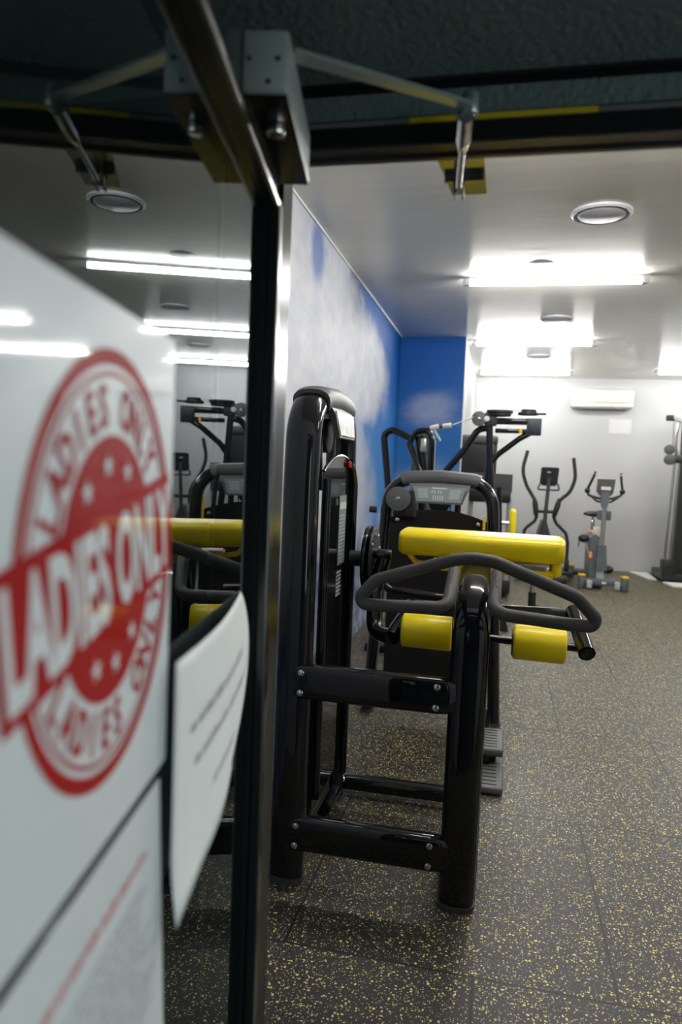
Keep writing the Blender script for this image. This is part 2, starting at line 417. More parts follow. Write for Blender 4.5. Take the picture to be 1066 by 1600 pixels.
link('main_arm', arm, 'closer_arm', cl)
link('arm_pivot', cyl(B(), LPt(.775, .045, 1.800), LPt(.775, .045, 1.822), .012, bev=.002), 'closer_arm', cl)
link('elbow_pin', cyl(B(), A1+V(-.002, 0, -.008), A1+V(-.002, 0, .018), .011, bev=.002), 'closer_arm', cl)
R1 = Vector((-.066, .938, 1.833)); R2 = Vector((-.083, 1.105, 1.802))
mid = R1.lerp(R2, .42)
link('forearm_sleeve', sweep(B(), [R1, R1.lerp(R2, .26), R1.lerp(R2, .36), R1.lerp(R2, .44)], .0115, scale=[1, 1, .75, .45]), 'chrome', cl)
link('forearm_rod', cyl(B(), R1.lerp(R2, .44), R2, .0045), 'chrome', cl)
bk = B(); slab(bk, (-.112, 1.046, 1.828), (-.045, 1.046, 1.828), (-.044, 1.192, 1.828), (-.099, 1.192, 1.828), (0, 0, .004))
box(bk, -.105, -.047, 1.11, 1.118, 1.818, 1.828); box(bk, -.091, -.087, 1.10, 1.13, 1.797, 1.828, .001); box(bk, -.079, -.075, 1.10, 1.13, 1.797, 1.828, .001)
link('bracket', bk, mat('dark_steel_plate', (.34, .33, .30), .22, metal=1), cl)

# posters on the glass
def leafshape(bm, verts, faces, cu, cz, rot, o, t=.0004, sx=.93):
    c, s = cos(rot), sin(rot)
    vs = []
    for x, y in verts:
        X, Y_ = x*c - y*s, x*s + y*c
        vs.append(bm.verts.new(LPt(cu + X*sx, o, cz + Y_)))
    for f in faces:
        try: bm.faces.new([vs[i] for i in f])
        except ValueError: pass
def ring2d(r0, r1, n=72):
    vs = [(r1*cos(2*pi*i/n), r1*sin(2*pi*i/n)) for i in range(n)]
    if r0 <= 0: return vs, [tuple(range(n))]
    vs += [(r0*cos(2*pi*i/n), r0*sin(2*pi*i/n)) for i in range(n)]
    return vs, [(i, (i+1) % n, n+(i+1) % n, n+i) for i in range(n)]
def star2d(r, x=0, y=0):
    return [(x + (r if k % 2 == 0 else r*.42)*sin(k*pi/5), y + (r if k % 2 == 0 else r*.42)*cos(k*pi/5)) for k in range(10)], [tuple(range(10))]
poster = link('poster', lbox(B(), .286, .579, .0008, .0016, 1.138, 1.483), 'paper', smooth=False)
tag(poster, 'large white poster with round red ladies only stamp on the glass door', 'poster')
SU, SZ, ROT = .4465, 1.318, radians(9.2)
bm = B()
leafshape(bm, *ring2d(.1275, .1375), SU, SZ, 0, .0020); leafshape(bm, *ring2d(.1205, .1235), SU, SZ, 0, .0020)
leafshape(bm, *ring2d(0, .0845), SU, SZ, 0, .0020)
link('stamp_rings', bm, 'red_ink', poster, smooth=False)
bm = B()
def arc_text(bm, s, radius, a0, a1, size, flip, bold=.0012):
    for i, ch in enumerate(s):
        if ch == ' ': continue
        a = a0 + (a1-a0)*i/(len(s)-1)
        vs, fs = text_geo(ch, size, bold, .78)
        rot = a - pi/2 if not flip else a + pi/2
        c, s_ = cos(rot), sin(rot); r = radius
        vs = [(x*c - y*s_ + r*cos(a), x*s_ + y*c + r*sin(a)) for x, y in vs]
        leafshape(bm, vs, fs, SU, SZ, ROT, .0022)
arc_text(bm, 'LADIES ONLY', .0905, radians(150), radians(34), .036, False)
arc_text(bm, 'LADIES ONLY', .1150, radians(208), radians(332), .036, True)
for a in (168, 12+4): leafshape(bm, *star2d(.012, .104*cos(radians(a)), .104*sin(radians(a))), SU, SZ, ROT, .0022)
link('arc_lettering', bm, 'red_ink', poster, smooth=False)
bm = B(); bw = .139
leafshape(bm, [(-bw, -.0395), (bw-.010, -.0395), (bw-.004, 0), (bw-.010, .0395), (-bw, .0395)], [(0, 1, 2, 3, 4)], SU-.004, SZ, ROT, .0026, sx=1.)
link('banner', bm, 'red_ink', poster, smooth=False)
bm = B(); vs, fs = text_geo('LADIES ONLY', .084, .0030, .485)
xa = [v[0] for v in vs]; cx_ = (min(xa)+max(xa))/2; kx = .262/(max(xa)-min(xa))
leafshape(bm, [((x-cx_)*kx, y-.0295) for x, y in vs], fs, SU-.006, SZ, ROT, .0030, sx=1.)
link('banner_lettering', bm, 'white_ink', poster, smooth=False)
for x, y in ((0, .066), (-.036, .056), (.036, .056), (0, -.064), (-.034, -.055), (.034, -.055)):
    bm = B(); leafshape(bm, *star2d(.0085, x, y), SU, SZ, ROT, .0024)
    link('star', bm, 'white_ink', poster, smooth=False)
# second poster
p2 = B(); vsx = []
for (u, o, z) in ((.286, .0012, 1.129), (.562, .0012, 1.129), (.592, .0012, .88), (.592, .0012, .82), (.286, .0012, .82)): vsx.append(LPt(u, o, z))
prism(p2, vsx, Nn*.0008)
poster2 = link('poster', p2, 'paper', smooth=False)
tag(poster2, 'white notice sheet with a pale red heading below the stamp poster', 'poster')
random.seed(4)
def dashes(bm, u0, u1, z, h, o, gap=.004):
    u = u0
    while u < u1:
        wd = random.uniform(.010, .03); e = min(u+wd, u1)
        k = u
        while k < e:
            q = min(random.uniform(.0022, .0040), e-k); hh = h*random.choice((.6, .6, 1, .75))
            vs = [bm.verts.new(LPt(*t)) for t in ((k, o, z), (k+q*.72, o, z), (k+q*.72, o, z+hh), (k, o, z+hh))]; bm.faces.new(vs); k += q
        u = e + gap
bm = B(); dashes(bm, .335, .530, 1.081, .0085, .0024); link('red_heading', bm, 'pale_red', poster2, smooth=False)
bm = B()
for i in range(14): dashes(bm, .335 + .0*i, .545-random.uniform(0, .05)+.002*i, 1.060-.0085*i, .0038, .0024, .003)
link('small_print', bm, 'grey_ink', poster2, smooth=False)
# curled paper sheet
NU, NV = 26, 16
def sheet(s, t):   # s 0..1 along, t 0 bottom .. 1 top
    z = .999 + t*(1.222-.999)
    edge = .905 + .075*sin(pi*min(1, max(0, (1-t)*1.15)))**.8 - (.025 if t < .12 else 0)
    u = .572 + s*(edge-.572)
    o = .0095*(1-s**3)*(1 + .25*sin(pi*s)) + .0012
    o += .004*(1-t)*sin(pi*s)
    if s < .3 and t < .25: o += .006*(1-s/.3)*(1-t/.25)**1.5; z -= .004*(1-s/.3)*(1-t/.25)
    z += .010*t*(-sin(pi*s)*.35)
    return u, o, z
bm = B(); g = [[bm.verts.new(LPt(*sheet(i/NU, j/NV))) for j in range(NV+1)] for i in range(NU+1)]
for i in range(NU):
    for j in range(NV): bm.faces.new((g[i][j], g[i+1][j], g[i+1][j+1], g[i][j+1]))
paper = link('paper_notice', bm, 'paper_matte')
sd = paper.modifiers.new('thick', 'SOLIDIFY'); sd.thickness = .0004; sd.offset = -1
tag(paper, 'curling white paper sheet taped on the glass beside the two flat posters', 'paper notice')
bm = B()
def pdash(s0, s1, t, h):
    s = s0
    while s < s1:
        e = min(s+random.uniform(.04, .10), s1); k = s
        while k < e:
            q = .013; hh = h*random.choice((.6, 1, .7)); vs = []
            for (a, b) in ((k, t), (k+q*.55, t), (k+q*.55, t+hh), (k, t+hh)):
                u, o, z = sheet(a, b); vs.append(bm.verts.new(LPt(u, o+.0007, z)))
            bm.faces.new(vs); k += q
        s = e + .022
pdash(.12, .80, .65, .055); pdash(.16, .84, .49, .055); pdash(.36, .66, .27, .05)
link('printed_lines', bm, 'grey_ink', paper, smooth=False)

# ------------------------------------------------------------------ ceiling lights and vents
def light_unit(x0, x1, y, zc=2.719, label=''):
    t = thing('tube_light', label, 'ceiling light', ((x0+x1)/2, y, zc), 'fluorescent tube lights on the ceiling')
    link('tube', cyl(B(), (x0, y, zc), (x1, y, zc), .020, n=14), 'tube', t)
    link('housing', box(B(), x0-.05, x1+.05, y-.022, y+.020, 2.741, 2.76, .004), 'grey_light', t)
    for a, b in ((x0-.052, x0-.002), (x1+.002, x1+.052)):
        link('end_cap', box(B(), a, b, y-.021, y+.021, 2.697, 2.742, .005), 'grey_light', t)
    return t
src = light_unit(-.28, .87, 5.30, label='nearest tube light over the speckled floor, hung across the aisle')
def copy_thing(root, loc, label=None):
    r = root.copy(); COL.objects.link(r); r.location = loc
    if label: r['label'] = label
    for ch in list(root.children):
        c = ch.copy(); COL.objects.link(c); c.parent = r
        for g_ in ch.children:
            d_ = g_.copy(); COL.objects.link(d_); d_.parent = c
    return r
cx0 = src.location.x
copy_thing(src, (cx0-.03, 7.82, 2.719), 'middle tube light of the visible row down the aisle')
copy_thing(src, (cx0-.04, 10.15, 2.719), 'farthest aisle tube light, close to the back wall over the elliptical')
copy_thing(src, (cx0+2.20, 9.95, 2.719), 'tube light cut by the right edge of the view near the back wall')
copy_thing(src, (cx0, 2.75, 2.719), 'tube light hidden above the door header over the front machine')
for yy in (2.75, 5.3, 7.75):
    copy_thing(src, (cx0+2.3, yy, 2.719), 'tube light in the second row outside the view, %s' % {2.75: 'nearest the entrance', 5.3: 'halfway along the room', 7.75: 'past the middle of the room'}[yy])
def vent(x, y, r, label):
    t = thing('ceiling_vent', label, 'ceiling vent', (x, y, 2.76), 'round ceiling vents')
    bm = B(); N = 40
    prof = [(r*1.0, 0), (r*1.0, -.010), (r*.93, -.018), (r*.86, -.014), (r*.84, -.004), (0.001, -.004)]
    rings = [[bm.verts.new((x+a*cos(2*pi*j/N), y+a*sin(2*pi*j/N), 2.76+b)) for j in range(N)] for a, b in prof]
    for i in range(len(prof)-1):
        for j in range(N): bm.faces.new((rings[i][j], rings[i][(j+1) % N], rings[i+1][(j+1) % N], rings[i+1][j]))
    link('rim', bm, 'vent', t)
    bm = B(); prof = [(r*.80, -.006), (r*.79, -.016), (r*.70, -.024), (.001, -.028)]
    rings = [[bm.verts.new((x+a*cos(2*pi*j/N), y+a*sin(2*pi*j/N), 2.76+b)) for j in range(N)] for a, b in prof]
    for i in range(len(prof)-1):
        for j in range(N): bm.faces.new((rings[i][j], rings[i][(j+1) % N], rings[i+1][(j+1) % N], rings[i+1][j]))
    link('disc', bm, 'vent_in', t)
vent(.447, 4.05, .155, 'largest round ceiling vent, in front of the nearest tube light')
vent(.416, 6.73, .14, 'middle round ceiling vent between the first and second tube lights')
vent(.371, 8.89, .14, 'small far round ceiling vent between the last two tube lights')
o = link('ceiling_sensor', cyl(B(), (.19, 5.0, 2.76), (.19, 5.0, 2.757), .085, n=32, bev=.001), 'vent', None)
tag(o, 'flat pale disc on the ceiling just in front of the nearest tube light', 'ceiling sensor')

# ------------------------------------------------------------------ weight tower shared by two machines
def tower(root, cx, cy, rotz, H, ht, hb, shroud, sh_top, sh_bot, sh_half, placard, tw=.034, td=.055):
    mt = Matrix.Translation((cx, cy, 0)) @ Matrix.Rotation(rotz, 4, 'Z')
    W = lambda x, y, z: mt @ Vector((x, y, z)); yv = (mt.to_3x3() @ Vector((0, 1, 0))); xv = (mt.to_3x3() @ Vector((1, 0, 0)))
    t2 = ht-tw; b2 = hb-tw
    path = fillet([W(-b2, 0, .012), W(-(t2*.985), 0, H-.34), W(-t2*.93, 0, H-tw-.02), W(0, 0, H-tw), W(t2*.93, 0, H-tw-.02), W(t2*.985, 0, H-.34), W(b2, 0, .012)], [.6, .19, .8, .19, .6], 10)
    link('frame_arch', sweep(B(), path, td, tw, ref=yv, n=24, power=2.4), 'black_gloss', root)
    for s in (-1, 1):
        link('foot_cap', sweep(B(), [W(s*b2, 0, 0), W(s*b2, 0, .018)], td+.004, tw+.004, ref=yv, n=24, power=2.4), 'foot_grey', root)
    # moulded cap over the arch top
    cap_h = ht*.62
    cpath = [p for p in path if abs((mt.inverted() @ p).x) < cap_h and (mt.inverted() @ p).z > H-.25]
    xs = [cap_h*math.sin(k) for k in [(-1+2*i/14)*pi/2 for i in range(15)]]
    def arch_z(x): 
        t = abs(x)/t2; return H-tw-.02*t - (.085*max(0, (t-.55)/.45)**2 if t > .55 else 0)
    cp = [W(x, -.002, arch_z(x)+.001) for x in xs]
    cap = sweep(B(), cp, td+.007, tw+.006, ref=yv, n=24, power=2.6)
    f = -(td+.006)
    fp = [W(-.21, f+.02, H-.03), W(-.165, f+.006, H-.07), W(-.155, f-.010, H-.10), W(-.125, f-.020, H-.175), W(.125, f-.020, H-.175), W(.155, f-.010, H-.10), W(.165, f+.006, H-.07), W(.21, f+.02, H-.03)]
    N_ = len(fp); th = yv*.020
    for i in range(3):      # three bands of the hanging face
        a, b, c, d = fp[i], fp[i+1], fp[N_-2-i], fp[N_-1-i]
        t = B(); prism(t, [a, b, c, d], th); merge(cap, t)
    link('top_cap', cap, 'cap_grey', root, angle=35)
    q = [W(-.142, f-.0095, H-.085), W(-.118, f-.0225, H-.165), W(.118, f-.0225, H-.165), W(.142, f-.0095, H-.085)]
    pr = B(); prism(pr, q, yv*.006); pl_ = link('placard', pr, placard, root, smooth=False)
    # print on the placard: thin raised bars
    pb = B()
    def on(u, v):    # u -1..1, v 0 top..1 bottom
        top = q[0].lerp(q[3], (u+1)/2); bot = q[1].lerp(q[2], (u+1)/2); return top.lerp(bot, v) - yv*.0015
    def bar(u0, u1, v0, v1):
        vs = [pb.verts.new(p) for p in (on(u0, v0), on(u1, v0), on(u1, v1), on(u0, v1))]; pb.faces.new(vs)
    bar(-.28, .30, .04, .13)
    for k in range(6): bar(-.85, -.45, .25+.09*k, .285+.09*k)
    for k in range(6): bar(.42, .85, .25+.09*k, .285+.09*k)
    bar(-.85, -.45, .16, .2); bar(.42, .85, .16, .2)
    for u0 in (-.30, -.05): bar(u0, u0+.16, .24, .27); bar(u0, u0+.04, .24, .42); bar(u0+.1, u0+.16, .3, .42)
    for k in range(5): bar(-.26+.1*k, -.22+.1*k, .55, .88)
    link('printing', pb, 'printing', pl_, smooth=False)
    # guide rods, pulleys and stack
    for s in (-.10, .10):
        link('guide_rod', cyl(B(), W(s, .0, .10), W(s, .0, H-.06), .011), 'chrome', root)
        link('rod_sleeve', sweep(B(), [W(s, 0, H-.36), W(s, 0, H-.20), W(s, 0, H-.06)], .021, scale=[1, .8, .8]), 'black_satin', root)
    link('pulley_wheel', cyl(B(), W(0, -.018, H-.165), W(0, .018, H-.165), .062, bev=.004), 'black_satin', root)
    link('cable', cyl(B(), W(.06, 0, .5), W(.06, 0, H-.16), .0035), 'black_satin', root)
    st = B()
    for k in range(14): box(st, -.15, .15, -.035, .035, .10+k*.040, .137+k*.040, .003, mtx=mt)
    link('weight_stack', st, 'black_satin', root)
    # shroud in front
    poly = [W(-sh_half, f+.005, sh_bot)]
    for i in range(13):
        a = -1+2*i/12; poly.append(W(a*sh_half, f+.005, sh_top - .055*a*a))
    poly.append(W(sh_half, f+.005, sh_bot))
    link('shroud', prism(B(), poly, -yv*.006), shroud, root, smooth=False)
    return W, yv, xv, f

# ------------------------------------------------------------------ front machine: leg curl
m1 = thing('leg_curl_machine', 'nearest black weight machine with yellow pads and grey loop handle', 'gym machine', (-.35, 2.5, 0))
W1, yv1, xv1, f1 = tower(m1, -.628, 2.545, pi/2, 1.655, .345, .345, 'smoky', 1.42, .22, .255, 'placard_w', tw=.04, td=.058)
# bright edge of the shroud and warning label
edge = [W1(-.255+.51*i/12, f1+.002, 1.42-.055*(-1+2*i/12)**2) for i in range(13)]
link('shroud_edge', sweep(B(), edge, .006, n=8), 'chrome', m1)
link('shroud_rail', tube(B(), [W1(.20, f1-.010, .16), W1(.20, f1-.010, 1.31), W1(.17, f1-.006, 1.375), W1(.12, f1-.004, 1.395)], .016, .05, n=14), 'black_gloss', m1)
link('shroud_rail', tube(B(), [W1(-.235, f1-.008, .25), W1(-.235, f1-.008, 1.34)], .014, .04, n=14), 'black_gloss', m1)
link('red_dot', cyl(B(), W1(.11, f1-.006, 1.39), W1(.11, f1-.014, 1.39), .012, n=20), 'red_dot', m1)
lab = link('warning_label', prism(B(), [W1(-.015, f1-.0025, 1.02), W1(.10, f1-.0025, 1.02), W1(.10, f1-.0025, 1.275), W1(-.015, f1-.0025, 1.275)], -yv1*.001), 'placard', m1, smooth=False)
bm = B()
def lq(x0, x1, z0, z1):
    vs = [bm.verts.new(p) for p in (W1(x0, f1-.0045, z0), W1(x1, f1-.0045, z0), W1(x1, f1-.0045, z1), W1(x0, f1-.0045, z1))]; bm.faces.new(vs)
lq(-.012, .097, 1.225, 1.25)
for k in range(14): lq(-.008, .09-.02*random.random(), 1.03+k*.013, 1.034+k*.013)
link('label_print', bm, 'placard_w', lab, smooth=False)
bm = B()
for k in range(7): box(bm, -.5635, -.5615, 2.545-.015, 2.60, .905+.014*k, .913+.014*k)
link('barcode_label', bm, 'placard_w', m1, smooth=False)
# cross bars
for z0, z1 in ((.622, .738), (.112, .228)):
    zc = (z0+z1)/2; hh = (z1-z0)/2
    cb = link('cross_bar', sweep(B(), [(-.668, 2.235, zc), (-.640, 2.232, zc), (-.60, 2.226, zc), (-.15, 2.226, zc), (-.105, 2.232, zc), (-.09, 2.24, zc)], hh, .030, ref=(0, 0, 1), n=24, power=3.4, scale=[.55, .86, 1, 1, .93, .7]), 'black_gloss', m1)
    bolts(cb, [(-.592, 2.1985, zc+.033), (-.594, 2.1985, zc-.033), (-.155, 2.1985, zc+.033), (-.157, 2.1985, zc-.033)], (0, -1, 0), .0105)
link('base_tube', tube(B(), [(-.605, 2.90, .055), (-.10, 2.90, .055)], .034, n=18), 'black_gloss', m1)
link('base_joint', cyl(B(), (-.628, 2.90, .05), (-.585, 2.90, .05), .042, n=20, bev=.004), 'steel', m1)
bolts(m1, [(-.575, 2.875, .10), (-.575, 2.865, .075)], (0, -1, .6), .010)
link('base_tube', tube(B(), [(-.60, 2.86, .04), (-.60, 2.62, .06)], .030, n=14), 'black_gloss', m1)
# main arch column
cpath = fillet([(-.066, 2.248, .02), (-.062, 2.248, .985), (-.062, 2.69, 1.045), (-.066, 2.69, .02)], [.16, .16], 12)
link('main_column', sweep(B(), cpath, .056, .046, ref=(1, 0, 0), n=28, power=2.7), 'black_gloss', m1)
link('foot_cap', sweep(B(), [(-.066, 2.248, 0), (-.066, 2.248, .014)], .060, .050, ref=(1, 0, 0), n=28, power=2.7), 'foot_grey', m1)
link('base_strip', box(B(), -.122, -.012, 2.25, 2.735, .001, .022, .004), 'foot_grey', m1)
for s in (-1, 1):
    link('column_groove', sweep(B(), fillet([(-.064+s*.0565, 2.235, .03), (-.062+s*.0565, 2.235, 1.0)], .1), .0016, .006, ref=(1, 0, 0), n=8), 'black_satin', m1)
# loop handle
hp = [(-.062, 2.06, 1.137), (-.16, 2.055, 1.115), (-.345, 2.05, 1.058), (-.425, 2.05, 1.005), (-.35, 2.05, .975), (-.150, 2.06, .985), (-.125, 2.09, 1.02), (-.128, 2.20, 1.085)]
hr = [.12, .3, .035, .045, .06, .03]
def hl(pts): return fillet(pts, [.25, .3, .034, .04, .05, .03][:len(pts)-2], 8)
left = [(-.062, 2.06, 1.137), (-.110, 2.056, 1.132), (-.335, 2.05, 1.058), (-.402, 2.05, .983), (-.315, 2.05, .983), (-.128, 2.06, .988), (-.122, 2.23, 1.075)]
right = [(-.062, 2.06, 1.137), (.000, 2.056, 1.132), (.225, 2.05, 1.050), (.300, 2.05, .972), (.210, 2.05, .973), (.002, 2.06, .985), (.006, 2.23, 1.075)]
full = fillet(left[::-1][:-1] + [(-.062, 2.056, 1.138)] + right[1:], [.045, .25, .040, .040, .10, .12, .10, .040, .040, .25, .045], 8)
link('loop_handle', sweep(B(), full, .0185, n=18), 'rubber', m1)
for s, x in ((-1, -.124), (1, .006)):
    link('handle_plate', prism(B(), [(x, 2.14, 1.0), (x, 2.30, 1.0), (x, 2.30, 1.10), (x, 2.20, 1.10), (x, 2.14, 1.05)], (s*.006, 0, 0)), 'black_satin', m1, smooth=False)
    bolts(m1, [(x+s*.012, 2.19, 1.02), (x+s*.012, 2.215, 1.045), (x+s*.012, 2.24, 1.07)], (s, -.2, 0), .008)
# bench pad
pad = sweep(B(), [(-.343, 2.64, 1.118), (-.333, 2.64, 1.118), (-.325, 2.64, 1.118), (.205, 2.64, 1.116), (.222, 2.64, 1.116), (.232, 2.64, 1.116)], .047, .115, ref=(0, 0, 1), n=28, power=3.4, scale=[.80, .95, 1, 1, .97, .82])
link('bench_pad', pad, 'yellow', m1, angle=60)
pl2 = B()
prism(pl2, [(-.235, 2.56, 1.050), (.205, 2.56, 1.046), (.205, 2.56, 1.022), (-.20, 2.56, 1.025), (-.235, 2.56, 1.037)], (0, .17, 0))
bmesh.ops.bevel(pl2, geom=list(pl2.edges), offset=.008, segments=2, affect='EDGES')
link('lower_pad', pl2, 'yellow', m1, angle=60)
link('pad_end', box(B(), .192, .226, 2.56, 2.74, 1.026, 1.10, .014, 3), 'yellow', m1, angle=60)
link('pad_strap', tube(B(), [(-.315, 2.60, 1.08), (-.285, 2.60, 1.045), (-.20, 2.60, 1.032)], .010, .03, n=10), 'yellow', m1)
link('pad_bracket', box(B(), -.15, .182, 2.575, 2.74, 1.058, 1.070, .003), 'steel', m1)
# rollers and yoke
for x0, x1, z in ((-.302, -.130, .826), (.072, .242, .818)):
    rp = link('roller_pad', cyl(B(), (x0, 2.45, z+.001), (x1, 2.45, z-.001), .0585, n=36, bev=.008), 'yellow', m1, angle=60)
    link('end_disc', cyl(B(), (x0-.004, 2.45, z), (x0+.003, 2.45, z), .046), 'black_satin', rp)
link('roller_axle', cyl(B(), (-.33, 2.45, .828), (.295, 2.45, .816), .013), 'black_gloss', m1)
link('yoke_tube', tube(B(), [(-.405, 2.63, 1.045), (-.430, 2.60, .93), (-.415, 2.52, .795), (-.335, 2.43, .800)], .028, .07, n=16), 'black_gloss', m1)
link('yoke_tube', tube(B(), [(-.335, 2.42, .800), (-.290, 2.60, .885)], .027, n=18), 'black_gloss', m1)
yk = B(); sweep(yk, [(.304, 2.40, .812), (.275, 2.62, .905)], .0275, n=20, cap=False); sweep(yk, [(.304, 2.40, .812), (.275, 2.62, .905)], .0225, n=20)
link('yoke_tube', yk, 'black_gloss', m1)
link('yoke_bar', tube(B(), [(-.29, 2.60, .885), (.275, 2.62, .895)], .020, n=14), 'black_satin', m1)
link('cam_disc', cyl(B(), (-.478, 2.66, 1.035), (-.462, 2.66, 1.035), .128, n=40, bev=.003), 'black_gloss', m1)
link('cam_disc', cyl(B(), (-.452, 2.66, 1.035), (-.444, 2.66, 1.035), .122, n=40, bev=.002), 'black_satin', m1)
link('cam_hub', cyl(B(), (-.54, 2.66, 1.035), (-.44, 2.66, 1.035), .03, n=24), 'black_satin', m1)
link('lever_stub', cyl(B(), (-.455, 2.62, 1.062), (-.375, 2.62, 1.062), .019, n=18, bev=.003), 'black_gloss', m1)
bolts(m1, [(-.444, 2.66+.095*cos(a), 1.035+.095*sin(a)) for a in [radians(k) for k in (20, 60, 100, 140, 220, 260)]], (1, 0, 0), .009)

# ------------------------------------------------------------------ second machine
m2 = thing('pulldown_machine', 'black weight stack machine with grey cap and placard behind the front machine', 'gym machine', (-.31, 3.93, 0))
W2, yv2, xv2, f2 = tower(m2, -.315, 3.95, 0, 1.372, .335, .385, 'shroud_black', 1.165, .09, .262, 'placard', tw=.034, td=.05)
bolts(m2, [(-.535, 3.885, 1.10), (-.10, 3.885, 1.095)], (0, -1, 0), .011)
link('side_pulley', cyl(B(), (-.530, 3.84, 1.215), (-.530, 3.868, 1.215), .066, n=36, bev=.004), 'cap_grey', m2)
link('pulley_bolt', bolt_bm((-.530, 3.84, 1.215), (0, -1, 0), .012), 'steel', m2)
link('pulley_bracket', box(B(), -.56, -.45, 3.87, 3.90, 1.12, 1.26, .006), 'black_satin', m2)
link('pulley_arm', tube(B(), [(-.46, 3.88, 1.26), (-.44, 3.88, 1.12)], .012), 'black_satin', m2)
link('side_knob', cyl(B(), (-.70, 3.94, 1.145), (-.66, 3.94, 1.145), .018), 'black_satin', m2)
link('yellow_latch', box(B(), -.075, -.062, 3.86, 3.88, 1.07, 1.14), 'yellow_d', m2)
link('lower_arm', tube(B(), [(-.62, 3.70, 1.0), (-.60, 3.62, .84), (-.52, 3.60, .76), (-.20, 3.60, .74)], .024, .08), 'black_gloss', m2)
link('seat_rail', box(B(), -.06, .02, 3.30, 3.92, .03, .09, .008), 'black_gloss', m2)
for (y0, y1, z0, z1) in ((3.06, 3.36, .004, .036), (3.30, 3.58, .075, .112)):
    bm = box(B(), -.13, .082, y0, y1, z0, z1, .010, 3)
    fp = link('foot_plate', bm, 'cap_grey', m2)
    bm = B()
    for k in range(7):
        yy = y0 + .035 + k*(y1-y0-.07)/6; box(bm, -.10, .055, yy-.004, yy+.004, z1-.001, z1+.0012)
    link('tread_groove', bm, 'shroud_black', fp, smooth=False)
link('plate_riser', box(B(), -.11, .05, 3.34, 3.54, .034, .078), 'shroud_black', m2)

# ------------------------------------------------------------------ bent tube press machine (left, behind)
def sc_(x, z, y0, y1): return (x*y1/y0, y1, 1.39+(z-1.39)*y1/y0)
m3 = thing('press_machine', 'black machine with bent tube arm against the sky mural', 'gym machine', (-.62, 5.4, 0))
link('bent_arm', tube(B(), [(-.80, 5.3, .50), (-.80, 5.3, 1.15), (-.868, 5.3, 1.69), (-.655, 5.3, 1.600)], .026, .06, n=14), 'black_gloss', m3)
link('upright', prism(B(), [(-.66, 5.42, 0), (-.66, 5.42, 1.45), (-.62, 5.42, 1.64), (-.54, 5.42, 1.67), (-.49, 5.42, 1.60), (-.49, 5.42, 0)], (0, .09, 0)), 'grey_paint', m3)
link('front_upright', tube(B(), [(-.60, 5.33, 1.62), (-.555, 5.33, 1.35), (-.555, 5.33, .05)], .035, .2, n=16), 'black_gloss', m3)
link('upper_yoke', tube(B(), [(-.545, 5.26, 1.30), (-.665, 5.26, 1.56), (-.62, 5.26, 1.645), (-.515, 5.26, 1.668), (-.495, 5.26, 1.56), (-.50, 5.3, 1.30)], .022, .05, n=14), 'black_gloss', m3)
link('hinge_block', box(B(), -.575, -.535, 5.23, 5.29, 1.50, 1.60, .006), 'steel', m3)
for k, (x0, z0, x1, z1) in enumerate(((-.515, 1.675, -.450, 1.690), (-.425, 1.692, -.362, 1.700))):
    link('grip', cyl(B(), (x0, 5.25, z0), (x1, 5.25, z1), .017, r2=.019, bev=.004), 'bone', m3)
link('grip_bar', cyl(B(), (-.53, 5.25, 1.672), (-.36, 5.25, 1.700), .009), 'black_satin', m3)
link('lever', cyl(B(), (-.485, 5.25, 1.665), (-.435, 5.25, 1.585), .009, bev=.003), 'white_plastic', m3)
link('cable', cyl(B(), (-.36, 5.25, 1.700), (-.250, 6.40, 1.845), .005, n=8), 'black_satin', m3)
link('base_beam', box(B(), -.92, -.40, 5.20, 5.60, 0, .06, .01), 'black_gloss', m3)

# ------------------------------------------------------------------ cable machine
Y6 = 6.6
q = lambda x, z, dy=0: (lambda t: (t[0], t[1]+dy, t[2]))(sc_(x, z, 6.2, Y6))
m4 = thing('cable_machine', 'tall cable machine with horizontal top boom and stacked pulleys', 'gym machine', (-.05, Y6, 0))
link('upright', sweep(B(), [(-.045, Y6, .02), (-.05, Y6, 1.0), q(-.085, 1.40), q(-.11, 1.78)], .030, .035, ref=(1, 0, 0), power=3.5), 'black_gloss', m4)
link('rear_leg', tube(B(), [q(-.105, 1.745), q(-.20, 1.73), q(-.31, 1.55), q(-.62, 1.15), q(-.66, .2), (-.70, Y6, 0.02)], .030, .10, n=14), 'black_gloss', m4)
link('boom', box(box(B(), *sorted((q(-.06, 0)[0], q(.30, 0)[0])), Y6-.035, Y6+.035, q(0, 1.775)[2], q(0, 1.828)[2], .005), *sorted((q(-.06, 0)[0], q(.22, 0)[0])), Y6-.03, Y6+.03, q(0, 1.703)[2], q(0, 1.740)[2], .005), 'black_gloss', m4)
link('boom_plate', box(B(), q(.195, 0)[0], q(.312, 0)[0], Y6-.05, Y6+.05, q(0, 1.69)[2], q(0, 1.83)[2], .006), 'navy', m4)
link('diagonal_strut', tube(B(), [q(.225, 1.71), q(.14, 1.66), q(-.03, 1.52), q(-.10, 1.42), q(-.105, 1.25)], .026, .10, n=14), 'black_gloss', m4)
link('front_pulley', cyl(B(), q(-.195, 1.815, -.07), q(-.195, 1.815, -.03), .066, n=32, bev=.004), 'cap_grey', m4)
link('pulley_bolt', bolt_bm(q(-.195, 1.815, -.07), (0, -1, 0), .012), 'steel', m4)
link('hub_plate', box(B(), q(-.15, 0)[0], q(-.05, 0)[0], Y6-.045, Y6+.04, q(0, 1.76)[2], q(0, 1.87)[2], .006), 'navy', m4)
link('white_knob', cyl(B(), q(-.132, 1.815, -.075), q(-.132, 1.815, -.04), .024, bev=.004), 'white_plastic', m4)
